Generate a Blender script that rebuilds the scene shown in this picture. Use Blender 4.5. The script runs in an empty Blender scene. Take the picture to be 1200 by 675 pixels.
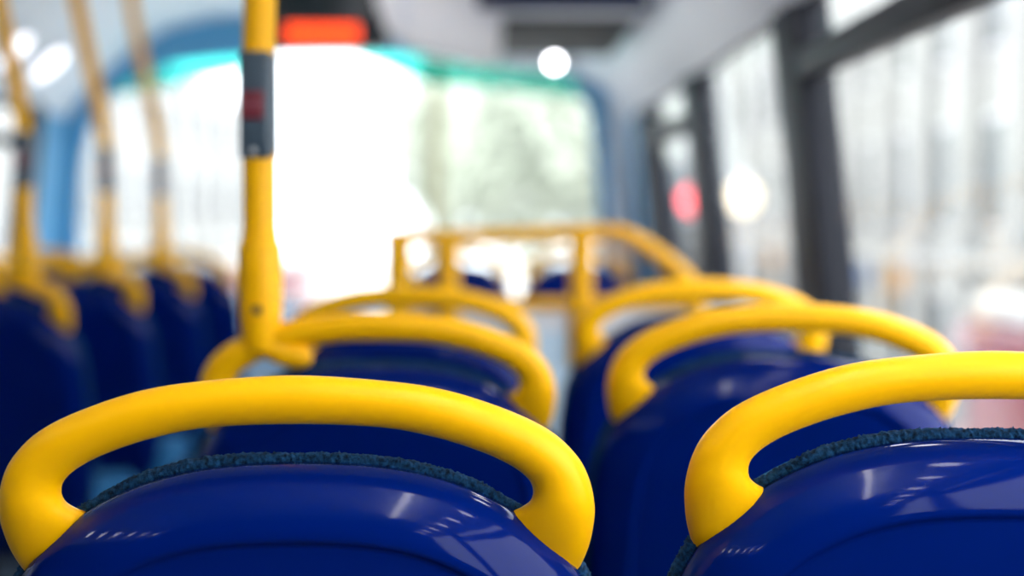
import bpy, bmesh, math, random
from mathutils import Vector, Matrix
random.seed(7)
sc = bpy.context.scene
COL = sc.collection
PI = math.pi
ZC = 1.19            # camera height above the upper-deck floor
F = 1667.0           # focal length in pixels of the 1200-px frame
UC = -0.635          # centre line of the bus (x)

# ------------------------------------------------------------------ helpers
def link(o, parent=None):
    COL.objects.link(o)
    if parent is not None:
        o.parent = parent
    return o

def tag(o, label=None, cat=None, group=None, kind=None):
    if label: o['label'] = label
    if cat: o['category'] = cat
    if group: o['group'] = group
    if kind: o['kind'] = kind
    return o

def empty(name, loc=(0, 0, 0), rz=0.0):
    o = bpy.data.objects.new(name, None)
    o.empty_display_size = 0.1
    o.location = loc
    o.rotation_euler = (0, 0, rz)
    return link(o)

def mesh_obj(name, verts, faces, mat, parent=None, smooth=True, sharp=50, bevel=None):
    me = bpy.data.meshes.new(name)
    me.from_pydata([tuple(v) for v in verts], [], faces)
    bm = bmesh.new(); bm.from_mesh(me)
    bmesh.ops.recalc_face_normals(bm, faces=bm.faces)
    if bevel:
        bmesh.ops.bevel(bm, geom=[e for e in bm.edges if e.is_manifold and e.calc_face_angle(0) > 0.5], offset=bevel, segments=3, profile=0.5, affect='EDGES', clamp_overlap=True)
    bm.to_mesh(me); bm.free()
    if smooth:
        me.polygons.foreach_set('use_smooth', [True] * len(me.polygons))
        me.set_sharp_from_angle(angle=math.radians(sharp))
    if mat: me.materials.append(mat)
    o = bpy.data.objects.new(name, me)
    return link(o, parent)

class MB:
    """collects vertices and faces of one mesh"""
    def __init__(s): s.v = []; s.f = []
    def add(s, vs, fs):
        b = len(s.v); s.v += [Vector(v) for v in vs]; s.f += [[b + i for i in f] for f in fs]
    def box(s, lo, hi):
        x0, y0, z0 = lo; x1, y1, z1 = hi
        s.add([(x0,y0,z0),(x1,y0,z0),(x1,y1,z0),(x0,y1,z0),(x0,y0,z1),(x1,y0,z1),(x1,y1,z1),(x0,y1,z1)],
              [(0,3,2,1),(4,5,6,7),(0,1,5,4),(1,2,6,5),(2,3,7,6),(3,0,4,7)])
    def prism(s, quad, axis_vec):
        n = len(quad); a = Vector(axis_vec)
        vs = [Vector(q) for q in quad] + [Vector(q) + a for q in quad]
        s.add(vs, [list(range(n))[::-1], list(range(n, 2*n))] + [(i, (i+1) % n, n + (i+1) % n, n + i) for i in range(n)])
    def tube(s, pts, rad, n=16, cap=True, closed=False):
        pts = [Vector(p) for p in pts]
        if not isinstance(rad, (list, tuple)): rad = [rad] * len(pts)
        m = len(pts); rings = []; prev = None
        for i in range(m):
            if closed: t = pts[(i+1) % m] - pts[i-1]
            else: t = pts[min(i+1, m-1)] - pts[max(i-1, 0)]
            t.normalize()
            if prev is None:
                ref = Vector((0,0,1)) if abs(t.z) < 0.9 else Vector((0,1,0))
                nn = t.cross(ref).normalized()
            else:
                nn = (prev - t * prev.dot(t)).normalized()
            prev = nn; bb = t.cross(nn)
            rings.append([pts[i] + (nn * math.cos(2*PI*k/n) + bb * math.sin(2*PI*k/n)) * rad[i] for k in range(n)])
        vs = [p for r in rings for p in r]; fs = []
        for i in range(m if closed else m-1):
            j = (i+1) % m
            for k in range(n):
                fs.append((i*n+k, i*n+(k+1) % n, j*n+(k+1) % n, j*n+k))
        if cap and not closed:
            fs.append(list(range(n))[::-1]); fs.append([(m-1)*n+k for k in range(n)])
        s.add(vs, fs)
    def rings(s, rings, cap0=False, cap1=False):
        n = len(rings[0]); vs = [p for r in rings for p in r]; fs = []
        for i in range(len(rings)-1):
            for k in range(n):
                fs.append((i*n+k, i*n+(k+1) % n, (i+1)*n+(k+1) % n, (i+1)*n+k))
        if cap0: fs.append(list(range(n))[::-1])
        if cap1: fs.append([(len(rings)-1)*n+k for k in range(n)])
        s.add(vs, fs)
    def build(s, name, mat, parent=None, **k):
        return mesh_obj(name, s.v, s.f, mat, parent, **k)

def bezier_like(pts, n):
    """Catmull-Rom through pts, n samples per span"""
    out = []; P = [Vector(p) for p in pts]; m = len(P)
    for i in range(m-1):
        p0, p1, p2, p3 = P[max(i-1,0)], P[i], P[i+1], P[min(i+2,m-1)]
        for k in range(n):
            t = k / n
            out.append(0.5*((2*p1) + (p2-p0)*t + (2*p0-5*p1+4*p2-p3)*t*t + (3*p1-p0-3*p2+p3)*t**3))
    out.append(P[-1]); return out

def resample(pts, n, closed=True):
    P = [Vector(p) for p in pts]
    if closed: P = P + [P[0]]
    L = [0]
    for a, b in zip(P, P[1:]): L.append(L[-1] + (b-a).length)
    out = []; j = 0; cnt = n if closed else n - 1
    for i in range(n):
        s_ = L[-1] * i / cnt
        while j < len(L)-2 and L[j+1] < s_: j += 1
        d = L[j+1]-L[j]
        out.append(P[j].lerp(P[j+1], 0 if d == 0 else min(1, (s_-L[j])/d)))
    return out

# ------------------------------------------------------------------ materials
def mat(name, col, rough=0.5, metal=0.0, coat=0.0, var=0.06, scale=30.0, bump=0.0, bscale=200.0, sheen=0.0, emit=None, estr=0.0, spec=0.5):
    m = bpy.data.materials.new(name); m.use_nodes = True
    nt = m.node_tree; b = nt.nodes['Principled BSDF']
    tc = nt.nodes.new('ShaderNodeTexCoord')
    nz = nt.nodes.new('ShaderNodeTexNoise'); nz.inputs['Scale'].default_value = scale; nz.inputs['Detail'].default_value = 4
    nt.links.new(tc.outputs['Object'], nz.inputs['Vector'])
    cr = nt.nodes.new('ShaderNodeValToRGB')
    cr.color_ramp.elements[0].position = 0.3; cr.color_ramp.elements[1].position = 0.7
    cr.color_ramp.elements[0].color = (*[c*(1-var) for c in col], 1)
    cr.color_ramp.elements[1].color = (*[min(1, c*(1+var)) for c in col], 1)
    nt.links.new(nz.outputs['Fac'], cr.inputs['Fac'])
    nt.links.new(cr.outputs['Color'], b.inputs['Base Color'])
    b.inputs['Roughness'].default_value = rough; b.inputs['Metallic'].default_value = metal
    b.inputs['Coat Weight'].default_value = coat; b.inputs['Coat Roughness'].default_value = 0.04
    b.inputs['Specular IOR Level'].default_value = spec
    if sheen:
        b.inputs['Sheen Weight'].default_value = sheen; b.inputs['Sheen Roughness'].default_value = 0.4
        b.inputs['Sheen Tint'].default_value = (0.5, 0.75, 1, 1)
    if bump:
        n2 = nt.nodes.new('ShaderNodeTexNoise'); n2.inputs['Scale'].default_value = bscale; n2.inputs['Detail'].default_value = 3
        nt.links.new(tc.outputs['Object'], n2.inputs['Vector'])
        bp = nt.nodes.new('ShaderNodeBump'); bp.inputs['Strength'].default_value = bump; bp.inputs['Distance'].default_value = 0.002
        nt.links.new(n2.outputs['Fac'], bp.inputs['Height']); nt.links.new(bp.outputs['Normal'], b.inputs['Normal'])
    if emit:
        b.inputs['Emission Color'].default_value = (*emit, 1); b.inputs['Emission Strength'].default_value = estr
    return m

def glass_mat(name, tint, ior=1.45):
    m = bpy.data.materials.new(name); m.use_nodes = True
    nt = m.node_tree; nt.nodes.clear()
    out = nt.nodes.new('ShaderNodeOutputMaterial'); mx = nt.nodes.new('ShaderNodeMixShader')
    tr = nt.nodes.new('ShaderNodeBsdfTransparent'); gl = nt.nodes.new('ShaderNodeBsdfGlossy')
    fr = nt.nodes.new('ShaderNodeFresnel'); fr.inputs['IOR'].default_value = ior
    nz = nt.nodes.new('ShaderNodeTexNoise'); nz.inputs['Scale'].default_value = 3.0
    mul = nt.nodes.new('ShaderNodeMixRGB'); mul.inputs['Fac'].default_value = 0.03
    mul.inputs['Color1'].default_value = (*tint, 1)
    nt.links.new(nz.outputs['Color'], mul.inputs['Color2']); nt.links.new(mul.outputs['Color'], tr.inputs['Color'])
    gl.inputs['Roughness'].default_value = 0.0
    hf = nt.nodes.new('ShaderNodeMath'); hf.operation = 'MULTIPLY'; hf.inputs[1].default_value = 0.10
    nt.links.new(fr.outputs['Fac'], hf.inputs[0]); nt.links.new(hf.outputs[0], mx.inputs['Fac']); nt.links.new(tr.outputs['BSDF'], mx.inputs[1]); nt.links.new(gl.outputs['BSDF'], mx.inputs[2])
    nt.links.new(mx.outputs['Shader'], out.inputs['Surface'])
    return m

M = {}
M['yellow'] = mat('yellow_plastic', (0.98, 0.47, 0.0), rough=0.38, spec=0.2, coat=0.0, var=0.02, scale=8, bump=0.03, bscale=900)
M['yellow_pole'] = mat('yellow_powder_coat', (0.97, 0.46, 0.0), rough=0.36, spec=0.2, coat=0.0, var=0.02, scale=8)
M['blue_shell'] = mat('blue_gloss_plastic', (0.0002, 0.0085, 0.112), rough=0.08, spec=0.13, coat=0.0, var=0.05, scale=12, bump=0.006, bscale=60)
M['velour'] = mat('navy_velour', (0.008, 0.045, 0.115), rough=0.95, var=0.85, scale=260, bump=0.8, bscale=1500, sheen=0.08, spec=0.1)
M['moquette'] = mat('blue_moquette', (0.015, 0.12, 0.28), rough=0.95, spec=0.1, var=0.6, scale=45, bump=0.4, bscale=1200, sheen=0.05)
M['bell'] = mat('slate_bell_box', (0.05, 0.075, 0.10), rough=0.35, var=0.06)
M['bell_button'] = mat('red_push_button', (0.17, 0.018, 0.03), rough=0.4, var=0.05)
M['bell_text'] = mat('button_lettering', (0.36, 0.13, 0.16), rough=0.5, var=0.03)
M['steel'] = mat('steel', (0.6, 0.58, 0.57), rough=0.3, metal=1.0)
M['black'] = mat('black_rubber', (0.012, 0.013, 0.016), rough=0.6)
M['frame_dark'] = mat('anthracite_frame', (0.016, 0.017, 0.023), rough=0.55, spec=0.14, var=0.1)
M['ceil'] = mat('pale_ceiling_laminate', (0.82, 0.89, 0.93), rough=0.5, var=0.03, scale=4)
M['cove'] = mat('pale_grey_moulding', (0.76, 0.76, 0.80), rough=0.4, var=0.03, scale=4)
M['wall'] = mat('grey_blue_laminate', (0.13, 0.2, 0.29), rough=0.6, var=0.08, scale=6)
M['front_blue'] = mat('blue_front_moulding', (0.12, 0.40, 0.66), rough=0.45, var=0.06, scale=4)
M['panel_pale'] = mat('pale_blue_panel', (0.62, 0.77, 0.88), rough=0.5, var=0.05, scale=5)
M['floor'] = mat('flecked_vinyl', (0.05, 0.08, 0.13), rough=0.7, var=0.4, scale=220)
M['white_plastic'] = mat('white_moulded_plastic', (0.88, 0.85, 0.85), rough=0.4, var=0.03, scale=5)
M['navy'] = mat('navy_trim', (0.003, 0.012, 0.07), rough=0.5, spec=0.15, var=0.08)
M['mesh_grille'] = mat('charcoal_grille', (0.022, 0.020, 0.019), rough=0.7, var=0.35, scale=300, bump=0.6, bscale=400)
M['lamp'] = mat('lamp_diffuser', (0.9, 0.9, 0.9), emit=(0.96, 0.95, 1.0), estr=14.0)
M['lamp_soft'] = mat('soft_lamp_diffuser', (0.9, 0.9, 0.9), emit=(0.90, 0.90, 1.0), estr=1.6)
M['strip'] = mat('added_strip_diffuser', (0.9, 0.9, 0.9), emit=(1.0, 0.97, 0.93), estr=16.0)
M['led'] = mat('red_led', (0.2, 0.02, 0.0), emit=(1.0, 0.065, 0.006), estr=1.9)
M['display_black'] = mat('display_black', (0.01, 0.022, 0.028), rough=0.3)
M['glass'] = glass_mat('window_glass', (0.95, 0.965, 0.965))
M['tint'] = glass_mat('teal_sun_band', (0.20, 0.64, 0.60))
M['asphalt'] = mat('pale_road', (0.52, 0.52, 0.51), rough=0.9, var=0.2, scale=3)
M['paving'] = mat('paving', (0.38, 0.37, 0.35), rough=0.9, var=0.12, scale=2)
M['facade'] = mat('pale_stone', (0.35, 0.345, 0.335), rough=0.85, var=0.08, scale=1.5)
M['facade_white'] = mat('white_stucco', (0.40, 0.40, 0.395), rough=0.85, var=0.05, scale=1.5)
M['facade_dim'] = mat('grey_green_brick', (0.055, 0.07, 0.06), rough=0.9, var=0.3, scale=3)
M['bld_glass'] = mat('building_glazing', (0.10, 0.115, 0.13), rough=0.2, var=0.25, scale=0.8)
M['orange'] = mat('orange_shop_board', (0.48, 0.24, 0.08), rough=0.7)
M['signblue'] = mat('blue_shop_board', (0.10, 0.16, 0.32), rough=0.7)
M['signgreen'] = mat('green_shop_board', (0.10, 0.24, 0.13), rough=0.7)
M['van_red'] = mat('van_red_paint', (0.15, 0.010, 0.022), rough=0.35, coat=0.4)
M['van_white'] = mat('van_white_roof', (0.38, 0.38, 0.38), rough=0.4)
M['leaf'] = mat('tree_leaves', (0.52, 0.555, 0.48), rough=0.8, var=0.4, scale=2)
M['leaf_post'] = mat('olive_post_paint', (0.12, 0.11, 0.05), rough=0.7)
M['bark'] = mat('tree_bark', (0.16, 0.13, 0.10), rough=0.95, var=0.3)
M['tl_red'] = mat('red_signal_lens', (0.3, 0.0, 0.0), emit=(1.0, 0.004, 0.02), estr=3.0)
M['lantern'] = mat('warm_lantern_glass', (0.9, 0.8, 0.6), emit=(1.0, 0.66, 0.34), estr=.9)

# ------------------------------------------------------------------ seat
APEX = ZC - 0.112     # height of the top of a grab handle above the floor
half = [(0,-.0675),(.06,-.0705),(.11,-.0815),(.152,-.101),(.186,-.127),(.210,-.156),(.226,-.195),(.234,-.245),(.2375,-.31),(.2375,-.44),(.234,-.53),(.218,-.60),(.175,-.648),(.10,-.665),(0,-.668)]
RECL = 0.20
def shear(u, y, z):   # local seat space: u across, y towards the front of the bus, z relative to the handle top
    return (u, y - (z + 0.13) * RECL, APEX + z)
hp = bezier_like([(-half[1][0], 0, half[1][1])] + [(u, 0, z) for u, z in half], 10)[10:]
loop = hp + [Vector((-p.x, 0, p.z)) for p in hp[-2:0:-1]]
NO = 160
OUT = resample(loop, NO)
NRM = []
for i in range(NO):
    t = OUT[(i+2) % NO] - OUT[i-2]; t.normalize()
    NRM.append(Vector((t.z, 0, -t.x)))
cen = Vector((0, 0, -.36))
if (OUT[0] - cen).dot(NRM[0]) < 0: NRM = [-n for n in NRM]
def ring(inset, y, s=1.0):
    r = []
    for p, n in zip(OUT, NRM):
        q = p - n * inset
        q = cen + (q - cen) * s
        r.append(shear(q.x, y, q.z))
    return r

def make_seat():
    root = empty('bus_seat')
    # glossy back shell with rolled edge and an inset panel groove
    mb = MB()
    prof = [(.004,.006),(.0,.004),(.0,-.006),(.0018,-.014),(.006,-.023),(.013,-.032),(.022,-.0395),(.032,-.0455),(.042,-.050),(.0475,-.0515),(.0505,-.0514),(.0522,-.0490),(.0535,-.0480),(.0565,-.0482),(.059,-.0488)]
    R = [ring(a, y) for a, y in prof]
    R += [ring(.059, -.0495, .9), ring(.059, -.0505, .65), ring(.059, -.051, .35), ring(.059, -.051, .1)]
    mb.rings(R, cap1=True)
    mb.build('back_shell', M['blue_shell'], root, sharp=60)
    # padded front of the back
    mb = MB()
    R = [ring(.004,.004), ring(-.0005,.010), ring(-.001,.03), ring(.006,.055), ring(.022,.075), ring(.05,.085), ring(.06,.086,.8), ring(.06,.084,.4), ring(.06,.083,.1)]
    mb.rings(R, cap0=True, cap1=True)
    mb.build('back_cushion', M['moquette'], root, sharp=70)
    # fuzzy velour edging that peeks over the shell
    n1, n2 = 1500, 18
    rim = resample([Vector(p) for p in ring(-.0005, .0075)], n1)
    rn = random.Random(3)
    vs = []; fs = []
    low = [rn.random() for _ in range(61)]
    for i in range(n1):
        t = rim[(i+3) % n1] - rim[i-3]; t.normalize()
        nn = t.cross(Vector((0,1,0))).normalized(); bb = t.cross(nn)
        f = i / n1 * 60; a = low[int(f) % 60]; b = low[(int(f)+1) % 60]; w = a + (b-a)*(f-int(f))
        base = .0046 + .0022 * w
        for k in range(n2):
            an = 2*PI*k/n2
            rr = base + rn.uniform(-.0009, .0010) + (rn.random() < .09) * .0010
            vs.append(rim[i] + (nn*math.cos(an) + bb*math.sin(an)*1.15) * rr)
    for i in range(n1):
        j = (i+1) % n1
        for k in range(n2):
            fs.append((i*n2+k, i*n2+(k+1) % n2, j*n2+(k+1) % n2, j*n2+k))
    mesh_obj('velour_edging', vs, fs, M['velour'], root, sharp=180)
    # grab handle
    edge = [((0,0),(0,-.036),.0180),((.064,-.004),(.062,-.0385),.0178),((.109,-.011),(.103,-.0465),.0180),((.153,-.0255),(.137,-.0580),.0182),
            ((.185,-.0415),(.1585,-.0690),.0186),((.205,-.0605),(.170,-.0790),.0192),((.215,-.0795),(.1735,-.0880),.0200),((.2195,-.102),(.1715,-.0965),.0208),
            ((.218,-.124),(.1650,-.1025),.0212),((.2143,-.140),(.1580,-.1070),.0210),((.2095,-.1530),(.151,-.116),.020),((.202,-.168),(.143,-.130),.019)]
    e1 = edge[1]; edge = [((-e1[0][0], e1[0][1]), (-e1[1][0], e1[1][1]), e1[2])] + edge
    O_ = bezier_like([(a[0], 0, a[1]) for a, _, _ in edge], 6)[6:]; I_ = bezier_like([(b_[0], 0, b_[1]) for _, b_, _ in edge], 6)[6:]; D_ = bezier_like([(c, 0, 0) for *_, c in edge], 6)[6:]
    sec = [(o, i, d.x) for o, i, d in zip(O_, I_, D_)]
    mir = lambda v: Vector((-v.x, v.y, v.z))
    sec = [(mir(o), mir(i), d) for o, i, d in sec[:0:-1]] + sec
    mb = MB(); R = []
    n = 32
    for o, i, r2 in sec:
        c = (o + i) / 2; h = (o - i) / 2
        f1 = min(1, max(0, (-c.z - .02) / .08)); f2 = min(1, max(0, (-c.z - .090) / .07))
        yb = -.014 + .004 * f1*f1*(3-2*f1) + .022 * f2*f2*(3-2*f2)
        rr = []
        for k in range(n):
            an = 2*PI*k/n
            q = c + h * math.cos(an)
            rr.append(shear(q.x, yb + r2 * math.sin(an), q.z))
        R.append(rr)
    mb.rings(R, cap0=True, cap1=True)
    mb.build('grab_handle', M['yellow'], root, sharp=70)
    # seat cushion, pan and pedestal
    def slab(name, u, y0, y1, z0, z1, m, bev):
        mb = MB(); mb.box((-u, y0, z0), (u, y1, z1)); return mb.build(name, m, root, bevel=bev)
    slab('seat_cushion', .228, .185, .575, .405, .50, M['moquette'], .03)
    slab('seat_pan', .222, .165, .56, .365, .404, M['blue_shell'], .012)
    mb = MB(); mb.box((-.20, .30, .02), (-.12, .44, .366)); mb.build('leg', M['frame_dark'], root, bevel=.012)
    mb = MB(); mb.box((.12, .30, .02), (.20, .44, .366)); mb.build('leg', M['frame_dark'], root, bevel=.012)
    mb = MB(); mb.box((-.215, .22, .0), (.215, .52, .022)); mb.build('floor_plate', M['frame_dark'], root, bevel=.005)
    return root

seat0 = make_seat()
first = [True]
def place_seat(x, d, dz, label, group):
    if first[0]:
        r = seat0; first[0] = False
    else:
        r = seat0.copy(); COL.objects.link(r)
        for ch in seat0.children:
            c = ch.copy(); COL.objects.link(c); c.parent = r
    r.location = (x, d, dz)
    tag(r, label, 'bus seat', group)
    return r

GR = 'bus seats by the bright side windows'
place_seat(-.1405, 1.06, 0, 'sharp nearest aisle seat back, whole yellow handle arch in view above glossy blue shell', GR)
place_seat(-.136, 1.76, 0, 'blurred aisle seat whose yellow handle carries the upright pole with slate bell box', GR)
place_seat(-.1350, 2.46, 0, 'third aisle seat, its small blurred handle just behind the pole-bearing seat', GR)
place_seat(.3655, 1.06, .017, 'sharp nearest window seat, yellow handle and blue shell cut by the picture edge', GR)
place_seat(.3655, 1.76, .0105, 'second window seat, blurred whole handle arch above a broad bright blue shell', GR)
place_seat(.3655, 2.46, .0105, 'third window seat, its blurred handle crossing the sloping end of the yellow guard rail', GR)
GF = 'front row seats beyond the guard rail'
place_seat(-.130, 5.80, -.004, 'far front seat, small dark dome just right of the second guard rail post', GF)
place_seat(.362, 5.80, -.004, 'far front seat, blue dome behind the thick single post of yellow guard rail', GF)
GL = 'dark seats across the aisle'
XL, XW = -1.188, -1.690
place_seat(XL, 3.33, 0, 'largest dark navy seat across the aisle, carrying the nearest of the three bent poles', GL)
place_seat(XL, 4.03, 0, 'second dark navy seat across the aisle, carrying the middle bent yellow pole', GL)
place_seat(XL, 4.73, 0, 'third dark navy seat across the aisle, carrying the farthest thin bent pole', GL)
place_seat(XL, 5.43, 0, 'smallest dark seat across the aisle, with no pole, below the front windscreen', GL)
place_seat(XW, 4.73, 0, 'dim seat against the left window wall, glimpsed behind the nearest bent pole', GL)
place_seat(XW, 5.43, 0, 'dim front seat against the left window wall, glimpsed behind the middle bent pole', GL)

# ------------------------------------------------------------------ poles
def text_mesh(name, body, size, m, parent, loc, rot):
    cu = bpy.data.curves.new(name + '_font', 'FONT'); cu.body = body; cu.size = size; cu.align_x = 'CENTER'; cu.align_y = 'CENTER'; cu.extrude = 0.0004
    to = bpy.data.objects.new(name + '_font', cu); COL.objects.link(to)
    bpy.context.view_layer.update()
    me = bpy.data.meshes.new_from_object(to.evaluated_get(bpy.context.evaluated_depsgraph_get()))
    bpy.data.objects.remove(to); me.materials.clear(); me.materials.append(m)
    o = bpy.data.objects.new(name, me); o.location = loc; o.rotation_euler = rot
    return link(o, parent)

def ceil_z(x):
    u = abs(x - UC)
    for (a, za), (b, zb) in zip(CP, CP[1:]):
        if a <= u <= b: return ZC + za + (zb-za)*(u-a)/(b-a)
    return ZC + CP[-1][1]
CP = [(0,.925),(.35,.925),(.60,.91),(.80,.86),(.95,.775),(1.06,.685),(1.13,.62),(1.20,.55),(1.243,.49),(1.256,.46)]

def make_pole(x, d, sgn, label, bell_turn, up_r=.0195, bend=1.0):
    """sgn: sideways direction of the bend near the ceiling"""
    root = empty('grab_pole', (x, d, 0)); tag(root, label, 'grab pole', 'yellow poles on the aisle seats')
    z0 = APEX
    yb = -.036
    # lower pole
    mb = MB(); mb.tube([(0,yb,z0+.075),(0,yb,ZC+.08)], .0208, 20); mb.build('lower_pole', M['yellow_pole'], root)
    # bent upper pole
    pts = [(0,.15),(.0,.20),(.006,.25),(.016,.32),(.03,.385),(.052,.50),(.075,.62),(.088,.70)]
    zt = ceil_z(x + sgn*.10) - ZC + .0
    pts = [p for p in pts if p[1] < zt - .03] + [(.10, zt)]
    path = bezier_like([(sgn*a*bend, yb, ZC+b) for a, b in pts], 5)
    mb = MB(); mb.tube(path, up_r, 20); mb.build('upper_pole', M['yellow_pole'], root)
    e = path[-1]
    mb = MB(); mb.tube([e + Vector((0,0,-.03)), e + Vector((0,0,-.004))], .034, 20); mb.build('ceiling_flange', M['yellow_pole'], root)
    # socket clamped on the handle
    prof = [(-.050,.014),(-.046,.0205),(-.030,.0235),(0,.0262),(.030,.0270),(.055,.0268),(.075,.0266),(.081,.0255),(.085,.0235),(.086,.0222),(.096,.0220),(.098,.0208)]
    mb = MB(); mb.tube([(0,yb,z0+a) for a, _ in prof], [r for _, r in prof], 28); so = mb.build('clamp_socket', M['yellow_pole'], root, sharp=40)
    mb = MB(); mb.tube([(0,yb-.0255,z0+.004),(0,yb-.0275,z0+.004)], .0058, 16); mb.build('screw_hole', M['black'], so)
    mb = MB(); mb.tube(bezier_like([(0, yb, z0-.034),(.030, yb+.002, z0-.050),(.050, yb+.002, z0-.052),(.060,yb+.002,z0-.049)], 4), [.017]*8+[.0155,.0145,.013,.010,.006], 16)
    mb.build('clamp_ear', M['yellow_pole'], root)
    # bell push
    mb = MB(); mb.box((-.0195,-.025,ZC+.072),(.0195,.024,ZC+.200)); b = mb.build('bell_box', M['bell'], root, bevel=.006)
    b.location = (0, yb, 0); b.rotation_euler = (0, 0, bell_turn)
    mb = MB(); mb.box((-.0165,-.0275,ZC+.119),(.0115,-.0240,ZC+.152)); bb = mb.build('push_button', M['bell_button'], b, bevel=.0015)
    text_mesh('button_lettering', 'STOP', .0095, M['bell_text'], bb, (-.0025, -.0277, ZC+.1355), (PI/2, 0, 0))
    mb = MB(); mb.tube([(-.001,-.0240,ZC+.081),(-.001,-.0268,ZC+.081)], .0042, 16); mb.build('screw', M['van_white'], b)
    return root

make_pole(-.2755, 1.76, 1, 'thick near yellow pole with slate bell box, rising from the second row aisle seat', -.06, bend=.3)
make_pole(-1.066, 3.33, -1, 'nearest of three bent yellow poles across the aisle, widest, with dark bell box', .1, .0185)
make_pole(-1.066, 4.03, -1, 'middle of three bent yellow poles across the aisle, before the windscreen edge', .1, .0205)
make_pole(-1.072, 4.73, -1, 'farthest and thinnest of three bent yellow poles, against the bright windscreen', .1, .0190)

# ------------------------------------------------------------------ bus shell
Y0, Y1 = -1.9, 6.5
def wx(z, side):       # inner face of the side wall at height z relative to the camera; walls lean inwards
    k = .70 - .105 * (z + .25) if z > -.45 else .721
    return k if side > 0 else 2*UC - k
SILL, HEAD = -.45, .46

mb = MB(); mb.box((2*UC-.80, Y0, -.05), (.80, Y1+.1, 0)); tag(mb.build('floor', M['floor']), kind='structure')
# ceiling: curved panel swept along the bus
prof = [(UC + u, ZC + z) for u, z in CP]
prof = [(2*UC - x, z) for x, z in prof[:0:-1]] + prof
outer = []
for i, (x, z) in enumerate(prof):
    a = prof[max(i-1,0)]; b = prof[min(i+1,len(prof)-1)]
    t = Vector((b[0]-a[0], b[1]-a[1])).normalized(); nn = Vector((-t.y, t.x))
    outer.append((x + nn.x*.05, z + nn.y*.05))
cs = prof + outer[::-1]
mb = MB(); n = len(cs)
mb.v = [Vector((x, Y0, z)) for x, z in cs] + [Vector((x, Y1+.1, z)) for x, z in cs]
mb.f = [(i, (i+1) % n, n+(i+1) % n, n+i) for i in range(n)]
m_ = len(prof)
for o_ in (0, n):
    mb.f += [(o_+i, o_+i+1, o_+n-2-i, o_+n-1-i) for i in range(m_-1)]
tag(mb.build('ceiling', M['ceil'], sharp=40), kind='structure')

PIL_R = [(5.60,5.95),(4.28,4.58),(2.87,3.12),(1.15,1.35),(-.45,-.33),(-1.9,-1.78)]
PIL_L = [(5.95,6.10),(4.45,4.65),(2.95,3.15),(-1.9,1.65)]  # last span is an added blank panel, out of view, blocking light from behind
wn = [0]
def side(sgn, pil):
    name = 'wall_right' if sgn > 0 else 'wall_left'
    # lower wall
    def slab(y0, y1, z0, z1, t0, t1, nm, m, bevel=None, parent=None):
        """slab hugging the leaning wall: from t0 inside to t1 outside of the wall face"""
        mb = MB()
        q = [(wx(z0,sgn)-sgn*t0, y0, ZC+z0),(wx(z0,sgn)+sgn*t1, y0, ZC+z0),(wx(z1,sgn)+sgn*t1, y0, ZC+z1),(wx(z1,sgn)-sgn*t0, y0, ZC+z1)]
        mb.prism(q, (0, y1-y0, 0))
        return mb.build(nm, m, parent, bevel=bevel)
    tag(slab(Y0, Y1, -ZC, SILL-.0001, 0, .06, name, M['wall']), kind='structure')
    for i, (a, b) in enumerate(pil):
        col = M['frame_dark'] if not (sgn < 0 and i == 0) else M['frame_dark']
        tag(slab(a, b, SILL, HEAD+.03, .014, .06, 'trim_1', col, bevel=.008), kind='structure')
    # front corner post in blue
    tag(slab(pil[0][1], Y1, SILL, HEAD+.03, .004, .06, 'trim_2', M['front_blue']), kind='structure')
    for k in range(1, len(pil)):
        hi = pil[k-1][0]; lo = pil[k][1]
        wn[0] += 1
        w = empty('window_%d' % wn[0]); tag(w, kind='structure')
        slab(lo, hi, SILL, SILL+.04, .006, .04, 'window_frame', M['frame_dark'], .004, w)
        slab(lo, hi, HEAD-.02, HEAD+.03, .006, .04, 'window_frame', M['frame_dark'], .004, w)
        slab(lo, hi, SILL+.04, HEAD-.02, -.012, .02, 'window_pane', M['glass'], None, w)
        if sgn > 0 and k in (3, 4, 1) or sgn < 0 and k in (1, 3):
            slab(lo, hi, .285, .340, .020, .03, 'transom', M['frame_dark'], .006, w)
side(1, PIL_R)
side(-1, PIL_L)
# long pale cove mouldings above the windows on the right, running to the front
mb = MB()
mb.prism([(.625,-1.85,ZC+.43),(.612,-1.85,ZC+.44),(.46,-1.85,ZC+.66),(.50,-1.85,ZC+.70),(.62,-1.85,ZC+.56)], (0, 8.10, 0))
tag(mb.build('trim_3', M['cove'], bevel=.01), kind='structure')

# rear wall out of view, closed and dark to cut light from behind
mb = MB()
zt = ZC+.92
mb.box((2*UC-.75, Y0-.06, -.02), (.75, Y0, zt+.05))
tag(mb.build('wall_rear', M['navy'], smooth=False), kind='structure')

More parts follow.
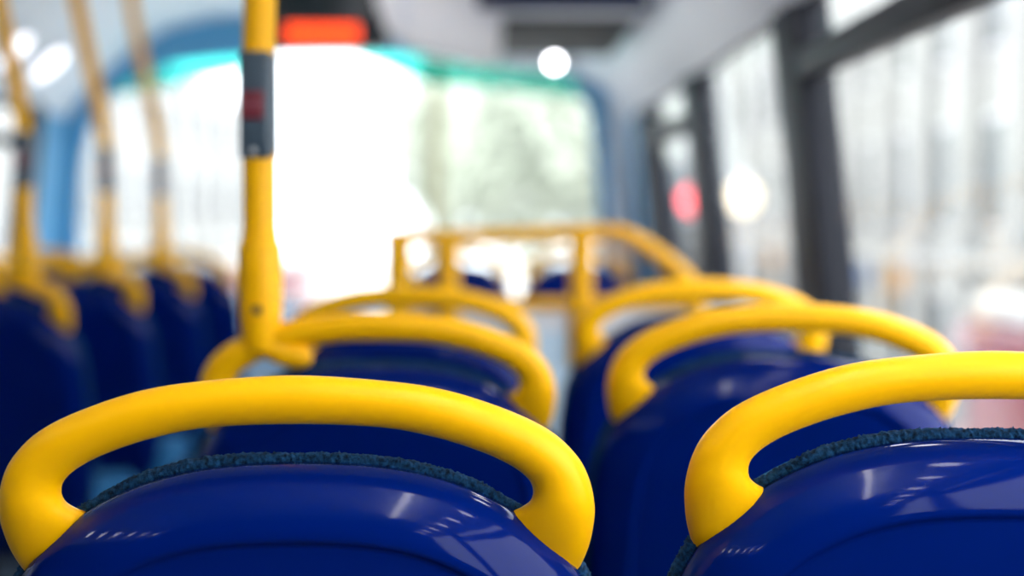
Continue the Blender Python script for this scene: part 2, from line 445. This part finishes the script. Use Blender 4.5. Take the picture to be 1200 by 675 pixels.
# front wall: moulded surround with one wide rounded windscreen
def ray(poly, c, an):
    dx, dz = math.cos(an), math.sin(an); best = 9
    for (x1, z1), (x2, z2) in zip(poly, poly[1:] + poly[:1]):
        ex, ez = x2-x1, z2-z1; den = dx*ez - dz*ex
        if abs(den) < 1e-9: continue
        t = ((x1-c[0])*ez - (z1-c[1])*ex)/den; s_ = ((x1-c[0])*dz - (z1-c[1])*dx)/den
        if t > 0 and -1e-6 <= s_ <= 1+1e-6: best = min(best, t)
    return (c[0]+dx*best, c[1]+dz*best)
c0 = (UC, .1)
op = [(x, z-ZC+.02) for x, z in prof] + [(.78,.3),(.78,-ZC),(2*UC-.78,-ZC),(2*UC-.78,.3)]
ip0 = [(-1.86,-.37),(-1.88,-.10),(-1.875,.12),(-1.845,.32),(-1.78,.50),(-1.66,.62),(-1.45,.705),(-1.1,.745),(-.635,.757),(-.2,.750),(.15,.725),(.33,.67),(.43,.58),(.475,.44),(.50,.2),(.515,-.05),(.515,-.33),(.47,-.40),(.3,-.42),(-1.5,-.42),(-1.80,-.41)]
ip = [(p.x, p.z) for p in resample(bezier_like([(x,0,z) for x, z in ip0+[ip0[0]]], 6)[:-1], 160)]
NA = 240
angs = [2*PI*i/NA for i in range(NA)]
Rf = []
for y, poly in ((Y1, op), (Y1, ip), (Y1+.09, ip), (Y1+.09, op)):
    Rf.append([Vector((p[0], y, ZC+p[1])) for p in (ray(poly, c0, a) for a in angs)])
mb = MB(); mb.rings(Rf + [Rf[0]])
tag(mb.build('wall_front', M['front_blue'], sharp=35), kind='structure')
wn[0] += 1
w = empty('window_%d' % wn[0]); tag(w, kind='structure')
ins = [Vector((p[0], Y1+.03, ZC+p[1])) for p in ip]
mb = MB(); mb.prism(ins, (0, .012, 0)); mb.build('window_pane', M['glass'], w, smooth=False)
# teal sun band along the top of the windscreen
top = [p for p in ip if p[1] > .55]
top.sort(key=lambda p: p[0])
lo_edge = [(60,122),(130,114),(200,104),(290,84),(330,66),(400,62),(440,76),(500,99),(600,106),(720,120)]
def low_z(x):
    px = 572 + x*F/6.52
    for (a, ya), (b, yb) in zip(lo_edge, lo_edge[1:]):
        if a <= px <= b: return (257 - (ya + (yb-ya)*(px-a)/(b-a)))*6.52/F
    return .56
band = [Vector((x, Y1+.024, ZC+z)) for x, z in top] + [Vector((x, Y1+.024, ZC+min(z-.005, low_z(x)))) for x, z in top[::-1]]
mb = MB(); mb.prism(band, (0, .004, 0)); mb.build('sun_band', M['tint'], w, smooth=False)
# rubber seal
mb = MB(); mb.tube([Vector((p[0], Y1+.01, ZC+p[1])) for p in ip], .012, 8, closed=True); mb.build('window_seal', M['front_blue'], w)
# pale corner post beside the windscreen, ledge below it
mb = MB(); mb.prism([(.565,6.36,ZC-.42),(.60,6.36,ZC-.42),(.655,6.30,ZC-.42),(.665,6.495,ZC-.42),(.565,6.495,ZC-.42)], (-.03, 0, .99))
tag(mb.build('trim_4', M['cove'], bevel=.008), kind='structure')
mb = MB(); mb.box((2*UC-.70, 6.36, ZC-.50), (.70, 6.499, ZC-.455)); mb.box((2*UC-.70, 6.40, ZC-1.19), (.70, 6.499, ZC-.50))
tag(mb.build('trim_5', M['panel_pale'], bevel=.01), kind='structure')

# ------------------------------------------------------------------ ceiling fittings
# ventilation console above the right front seats
r = empty('ceiling_console', (.24, 4.15, 0)); tag(r, 'low ceiling console with charcoal grille underside and navy near edge at upper right', 'ceiling console')
cx = .24
mb = MB(); mb.prism([(.03-cx,0,ZC+.592),(.452-cx,0,ZC+.592),(.448-cx,0,ZC+.648),(.30-cx,0,ZC+.765),(.03-cx,0,ZC+.875)], (0,1.02,0)); mb.build('console_body', M['cove'], r, bevel=.008)
mb = MB(); mb.prism([(-.03-cx,-.06,ZC+.607),(.468-cx,-.06,ZC+.607),(.445-cx,-.06,ZC+.650),(.30-cx,-.06,ZC+.765),(-.03-cx,-.06,ZC+.885)], (0,.059,0)); mb.build('edge_panel', M['navy'], r, bevel=.006)
mb = MB(); mb.box((.045-cx,.05,ZC+.584),(.44-cx,.99,ZC+.5925)); mb.build('grille', M['mesh_grille'], r, bevel=.003)
# front header moulding with its round lamp
r = empty('header_moulding', (.30, 6.44, 0)); tag(r, 'white header moulding over the right end of the windscreen', 'moulding')
mb = MB(); mb.prism([(-.25,-.06,ZC+.672),(.10,-.06,ZC+.655),(.19,-.06,ZC+.60),(.205,-.06,ZC+.62),(.14,-.06,ZC+.70),(-.25,-.06,ZC+.75)], (0, .115, 0))
mb.build('moulding_shell', M['white_plastic'], r, bevel=.012)
def lamp(x, y, z, rx, ry, label, rad=.036, m='lamp'):
    r = empty('ceiling_lamp', (x, y, z)); r.rotation_euler = (rx, ry, 0)
    tag(r, label, 'ceiling lamp', 'round ceiling lamps')
    mb = MB(); mb.tube([(0,0,.012),(0,0,-.008),(0,0,-.012)], [rad+.008, rad+.008, rad+.003], 28); mb.build('lamp_bezel', M['white_plastic'], r)
    mb = MB(); mb.tube([(0,0,-.0125),(0,0,-.018),(0,0,-.021)], [rad, rad*.9, rad*.5], 28); mb.build('lamp_diffuser', M[m], r)
lamp(.295, 6.365, ZC+.695, -PI/2, 0, 'small round lit lamp on the white header below the charcoal grille', .022)
lamp(-1.752, 5.72, ZC+.622, 0, -.75, 'large white glowing ceiling lamp beside the blue corner pillar', .085, 'lamp_soft')
lamp(-1.752, 5.28, ZC+.622, 0, -.75, 'white glowing ceiling lamp at the left picture edge behind the nearest bent pole', .085, 'lamp_soft')
lamp(-.36, 4.14, ceil_z(-.36)-.012, 0, 0, 'unseen round lamp added before the white hanging ceiling housing to brighten it', .09)  # lamp added out of view to brighten the white housing
for sx in (-1, 1):
    for k in range(6 if sx < 0 else 11):  # right row is added, unseen, to brighten rail, handles and shell highlights
        lamp(-1.752 if sx < 0 else .522, -1.5 + .44*k, ZC+.622 if sx < 0 else ZC+.552, 0, -.75 if sx < 0 else .40, ('small round ceiling lamp in the row over the seats across the aisle, above the photograph', 'small round lamp in the added row over the window-side seats, above the photograph')[sx > 0], .05)
# strip light added out of view for cabin light and shell highlights
for sx, lab in ((1, 'long white strip light added out of view over the window-side seats'),):
    for k, (ya, yb) in enumerate(((-.7,.9),)):
        x = UC + sx*.86
        r = empty('added_strip_light', (x, (ya+yb)/2, ceil_z(x)-.02)); r.rotation_euler = (0, sx*.5, 0)
        tag(r, lab + (' level with the camera', ' ahead of the camera')[k], 'strip light', 'added strip lights')
        L = (yb-ya)/2
        for yy in (-L*.7, L*.7):
            mb = MB(); mb.box((-.012,yy-.02,-.055),(.012,yy+.02,.012)); mb.build('light_bracket', M['white_plastic'], r, bevel=.003)
        mb = MB(); mb.tube([(0,-L,-.075),(0,L,-.075)], .024, 16); mb.build('light_tube', M['strip'], r)
        for yy in (-L, L):
            mb = MB(); mb.tube([(0,yy-.02,-.075),(0,yy+.02,-.075)], .028, 16); mb.build('end_cap', M['white_plastic'], r)
# white housing hanging from the ceiling
r = empty('ceiling_housing', (-.16, 4.55, 0)); tag(r, 'white moulded housing hanging from the ceiling between the display and grille', 'ceiling housing')
q = [(-.215,0,ZC+.90),(-.20,0,ZC+.70),(-.165,0,ZC+.60),(-.10,0,ZC+.555),(-.03,0,ZC+.53),(.10,0,ZC+.50),(.185,0,ZC+.495),(.197,0,ZC+.52),(.197,0,ZC+.665),(.13,0,ZC+.70),(.10,0,ZC+.86)]
mb = MB(); mb.prism(q, (0, .16, 0)); mb.build('housing_shell', M['white_plastic'], r, bevel=.014)
mb = MB(); mb.box((-.125,-.012,ZC+.60),(-.085,-.0005,ZC+.88)); mb.build('housing_seam', M['cove'], r, bevel=.003)
# red message display
r = empty('message_display', (-.565, 4.9, 0)); tag(r, 'black ceiling display glowing red-orange beside the thick yellow pole', 'display sign')
q = [(-.215,0,ZC+.90),(-.22,0,ZC+.61),(-.20,0,ZC+.574),(.16,0,ZC+.574),(.235,0,ZC+.60),(.215,0,ZC+.69),(.16,0,ZC+.90)]
mb = MB(); mb.prism(q, (0, .10, 0)); mb.build('display_case', M['display_black'], r, bevel=.01)
mb = MB()
W, H = .250, .060
for i in range(46):
    for j in range(14):
        x = W*((i+.5)/46 - .5); z = ZC + .633 + H*((j+.5)/14 - .5)
        a = W/46*.43; b = H/14*.43
        mb.add([(x-a,-.004,z-b),(x+a,-.004,z-b),(x+a,-.004,z+b),(x-a,-.004,z+b),(x-a,.002,z-b),(x+a,.002,z-b),(x+a,.002,z+b),(x-a,.002,z+b)], [(0,1,2,3),(0,4,5,1),(1,5,6,2),(2,6,7,3),(3,7,4,0)])
led = mb.build('lit_dots', M['led'], r, smooth=False); led['kind'] = 'stuff'
mb = MB(); mb.box((-.150,-.0035,ZC+.588),(.150,.0,ZC+.69)); mb.build('display_window', M['display_black'], r)

# ------------------------------------------------------------------ stair guard rail
d = 3.3
r = empty('guard_rail', (0, d, 0)); tag(r, 'yellow guard rail on posts over a pale blue stair panel, ahead of third seats', 'guard rail')
def X(px, dd=d): return (px - 572)*dd/F
def Zr(py, dd=d): return ZC + (257 - py)*dd/F
rr = .0115
path = [(X(452),0,Zr(279)),(X(560),0,Zr(277)),(X(650),0,Zr(274)),(X(700),0,Zr(272)),(X(728),0,Zr(274)),(X(755),0,Zr(287)),(X(790),0,Zr(312)),(X(812),0,Zr(336)),(X(818),0,Zr(362)),(X(818),0,Zr(420))]
mb = MB(); mb.tube(bezier_like(path, 6), [.0185]*24 + [.0195]*31, 14); mb.build('top_rail', M['yellow_pole'], r)
for px, wd, y0, y1 in ((467,.0300,277,430),(525,.0260,276,430),(681,.0270,272,430)):
    mb = MB(); mb.tube([(X(px),0,Zr(y0)),(X(px),0,Zr(y1))], wd, 14); mb.build('post', M['yellow_pole'], r)
mb = MB(); mb.tube([(X(452),0,Zr(357)),(X(820),0,Zr(355))], .0150, 14); mb.build('lower_rail', M['yellow_pole'], r)
mb = MB(); mb.box((X(452),.012,0.0),(.66,.035,Zr(362))); mb.build('stair_panel', M['panel_pale'], r, bevel=.004)
mb = MB(); mb.box((X(452),.008,Zr(388)),(.66,.0115,Zr(364))); mb.build('panel_trim', M['white_plastic'], r)

# ------------------------------------------------------------------ street outside
GZ = -2.4
mb = MB(); mb.box((-60,-30,GZ-.2),(60,120,GZ)); tag(mb.build('street_ground', M['asphalt']), kind='structure')
mb = MB(); mb.box((5.0,-30,GZ),(60,70,GZ+.14)); tag(mb.build('street_pavement', M['paving']), kind='structure')

def facade_x(name, x, sgn, y0, y1, H, pitch, wall_m, label, boards=None, depth=6, upper=(.9,1.6), col_r=.28):
    """street front in the plane x; sgn = direction in which the street lies"""
    r = empty(name, (x, y0, GZ+.0)); tag(r, label, 'building')
    n = int((y1-y0)/pitch)
    L = n*pitch
    mb = MB(); mb.box((0 if sgn < 0 else -depth, 0, 0), (depth if sgn < 0 else 0, L, H)); mb.build('wall', wall_m, r, smooth=False)
    def bx(nm, a, b, ya, yb, za, zb, m, parent=r):
        mb = MB(); lo, hi = sorted((sgn*a, sgn*b)); mb.box((lo, ya, za), (hi, yb, zb)); return mb.build(nm, m, parent, bevel=.02)
    bx('cornice', .0, .35, 0, L, 2.75, 3.0, wall_m)
    for i in range(n):
        yc = pitch*(i+.5)
        bx('column', 0, .38, yc-pitch/2-.02, yc-pitch/2+col_r*1.9, .0, H-.2, wall_m)
        z = 3.4; k = 0
        while z + 2.0 < H:
            wv = bx('window', .0, .07, yc-.45, yc+pitch/2-.25, z, z+1.9, M['cove'])
            bx('pane', .07, .09, yc-.37, yc+pitch/2-.33, z+.08, z+1.82, M['bld_glass'], wv)
            z += 2.9
        sf = bx('shop_front', .0, .06, yc-.5, yc+pitch/2-.2, .3, 2.2, M['bld_glass'])
        if boards:
            bx('sign_board', .05, .14, yc-.5, yc+pitch/2-.2, 2.2, 2.7, boards[i % len(boards)])
    return r
facade_x('street_building', 8.2, -1, 6, 36, 8.5, 2.5, M['facade'], 'pale stone building with tall columns across the street, beyond the right side windows', [M['facade_white'], M['orange'], M['signblue'], M['facade_white'], M['signgreen'], M['orange'], M['facade_white']])
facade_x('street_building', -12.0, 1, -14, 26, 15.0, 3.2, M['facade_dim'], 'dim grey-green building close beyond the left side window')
facade_x('street_building', -10.5, 1, 34, 66, 8.5, 3.2, M['facade_white'], 'white building seen through the left part of the windscreen', [M['facade_white']])
facade_x('street_building', 8.6, -1, 36.4, 72, 11.5, 3.4, M['facade'], 'pale building further along the street, seen between the two far right window pillars', [M['facade'], M['orange'], M['facade_white'], M['signblue']])

def van(x, y, rz, label):
    r = empty('delivery_van', (x, y, GZ)); r.rotation_euler = (0, 0, rz); tag(r, label, 'van', 'delivery vans')
    q = [(-2.6,.45),(2.45,.45),(2.6,.6),(2.6,1.25),(2.1,1.5),(1.55,2.45),(1.2,2.62),(-2.6,2.62)]
    mb = MB(); mb.prism([(-.98, a, b) for a, b in q], (1.96, 0, 0)); mb.build('van_body', M['van_red'], r, bevel=.06)
    mb = MB(); mb.box((-.92,-2.55,2.62),(.92,1.15,2.86)); mb.build('roof', M['van_white'], r, bevel=.08)
    mb = MB(); mb.prism([(-.99,1.0,1.55),(-.99,1.85,1.55),(-.99,1.45,2.3),(-.99,1.0,2.3)], (1.98,0,0)); mb.build('side_window', M['bld_glass'], r)
    mb = MB(); mb.prism([(-.85,2.12,1.56),(.85,2.12,1.56),(.85,1.66,2.38),(-.85,1.66,2.38)], (0,.03,.016)); mb.build('windscreen', M['bld_glass'], r)
    for sx in (-1, 1):
        for yy in (-1.6, 1.65):
            mb = MB(); mb.tube([(sx*.72,yy,.36),(sx*.99,yy,.36)], .36, 24); wv = mb.build('wheel', M['black'], r)
            mb = MB(); mb.tube([(sx*.985,yy,.36),(sx*1.0,yy,.36)], .2, 20); mb.build('hub_cap', M['steel'], wv)
    return r
van(5.6, 12.6, 0, 'tall red van with white roof parked outside the nearest right window')
van(-4.3, 27, PI, 'red van on the road far ahead, seen through the windscreen beside the thick pole')

def tree(x, y, h, rad, label):
    r = empty('street_tree', (x, y, GZ)); tag(r, label, 'tree', 'street trees ahead')
    mb = MB(); mb.tube([(0,0,0),(.05,0,h*.3),(.0,.05,h*.55),(.1,0,h*.8)], [.22,.18,.14,.05], 12)
    for k in range(6 if sx < 0 else 11):
        a = k*1.05; mb.tube([(0,0,h*(.4+.04*k)),(math.cos(a)*rad*.4,math.sin(a)*rad*.4,h*(.55+.04*k)),(math.cos(a)*rad*.75,math.sin(a)*rad*.75,h*(.62+.05*k))], [.08,.05,.02], 8)
    mb.build('trunk', M['bark'], r)
    mb = MB(); rn = random.Random(int(x*10+y))
    for i in range(5200):
        v = Vector((rn.gauss(0,1), rn.gauss(0,1), rn.gauss(0,1))).normalized() * (rn.random()**.45)
        lob = 1 + .22*math.sin(5*math.atan2(v.y, v.x)+1.3) * math.cos(4*v.z)
        p = Vector((v.x*rad*lob, v.y*rad*lob, h*.66 + v.z*h*.36*lob))
        a = Vector((rn.gauss(0,1), rn.gauss(0,1), rn.gauss(0,1))).normalized(); b = a.orthogonal().normalized()
        s_ = .13 + .10*rn.random()
        mb.add([p-a*s_, p+b*s_*.5, p+a*s_, p-b*s_*.5], [(0,1,2,3)])
    o = mb.build('crown', M['leaf'], r, smooth=False); o['kind'] = 'stuff'
tree(1.2, 34, 8.2, 2.6, 'pale green tree filling the right half of the windscreen')
tree(3.7, 52, 10.0, 3.3, 'broad pale tree furthest off, right of the nearer green tree ahead')
tree(-1.0, 45, 9.0, 2.2, 'thinner pale tree further off, left of the broad green tree ahead')

r = empty('utility_post', (-.88, 24, GZ)); tag(r, 'olive post on the road ahead, left of the pale green tree', 'post')
mb = MB(); mb.tube([(0,0,0),(0,0,.6),(0,0,.62),(0,0,7.2)], [.17,.16,.13,.10], 16); mb.build('shaft', M['leaf_post'], r)
mb = MB(); mb.tube([(0,0,7.2),(0,0,7.3),(0,0,7.36)], [.13,.11,.03], 16); mb.build('cap', M['leaf_post'], r)

# traffic signal and lantern on posts
r = empty('traffic_light', (1.985, 14, GZ)); tag(r, 'traffic light showing red, seen between the two far window pillars', 'traffic light')
zz = ZC + .185 - GZ
mb = MB(); mb.tube([(0,0,0),(0,0,zz+.35)], .06, 14); mb.build('signal_post', M['frame_dark'], r)
mb = MB(); mb.box((-.16,-.26,zz-.75),(.16,-.06,zz+.25)); mb.build('signal_head', M['frame_dark'], r, bevel=.03)
mb = MB(); mb.box((-.27,-.10,zz-.9),(.27,-.07,zz+.38)); mb.build('backing_board', M['frame_dark'], r, bevel=.01)
mb = MB(); mb.tube([(0,-.262,zz),(0,-.30,zz)], [.125,.11], 24); mb.build('red_lens', M['tl_red'], r)
for dz in (-.27,-.54):
    mb = MB(); mb.tube([(0,-.262,zz+dz),(0,-.28,zz+dz)], [.11,.1], 24); mb.build('dark_lens', M['black'], r)
r = empty('street_lamp', (2.62, 14.6, GZ)); tag(r, 'street lantern glowing warm white, seen through the middle right window', 'street lamp')
zz = ZC + .225 - GZ
mb = MB(); mb.tube([(0,0,0),(0,0,.5),(0,0,.55),(0,0,zz-.16)], [.11,.1,.06,.045], 14); mb.build('lamp_post', M['van_white'], r)
mb = MB(); mb.tube([(0,0,zz-.16),(0,0,zz-.10),(0,0,zz),(0,0,zz+.10),(0,0,zz+.14)], [.05,.13,.16,.13,.06], 20); mb.build('lantern', M['lantern'], r)
mb = MB(); mb.tube([(0,0,zz+.14),(0,0,zz+.2),(0,0,zz+.24)], [.12,.08,.02], 16); mb.build('lamp_cap', M['van_white'], r)

# ------------------------------------------------------------------ light
wd = bpy.data.worlds.new('overcast_sky'); sc.world = wd; wd.use_nodes = True
nt = wd.node_tree; bg = nt.nodes['Background']
tc = nt.nodes.new('ShaderNodeTexCoord'); sp = nt.nodes.new('ShaderNodeSeparateXYZ'); cr = nt.nodes.new('ShaderNodeValToRGB')
nt.links.new(tc.outputs['Generated'], sp.inputs['Vector']); nt.links.new(sp.outputs['Z'], cr.inputs['Fac'])
cr.color_ramp.elements[0].position = 0.0; cr.color_ramp.elements[0].color = (.82,.88,.95,1)
cr.color_ramp.elements[1].position = .7; cr.color_ramp.elements[1].color = (1,1,1,1)
nt.links.new(cr.outputs['Color'], bg.inputs['Color']); bg.inputs['Strength'].default_value = 4.1

# ------------------------------------------------------------------ camera
cam = bpy.data.cameras.new('camera'); cam.sensor_width = 36; cam.lens = F/1200*36
cam.dof.use_dof = True; cam.dof.focus_distance = 1.065; cam.dof.aperture_fstop = 2.0
cam.clip_start = .02; cam.clip_end = 300
co = bpy.data.objects.new('camera', cam); COL.objects.link(co); co.location = (0, 0, ZC)
co.rotation_euler = (PI/2 - math.atan(80.5/F), 0, -math.atan(28/F))
sc.camera = co
sc.view_settings.view_transform = 'Standard'; sc.view_settings.look = 'None'
sc.view_settings.exposure = 0.8; sc.view_settings.gamma = 1.0; sc.view_settings.use_curve_mapping = False
sc.cycles.use_denoising = True
sc.cycles.max_bounces = 10; sc.cycles.diffuse_bounces = 5; sc.cycles.transparent_max_bounces = 16
sc.cycles.sample_clamp_indirect = 8.0
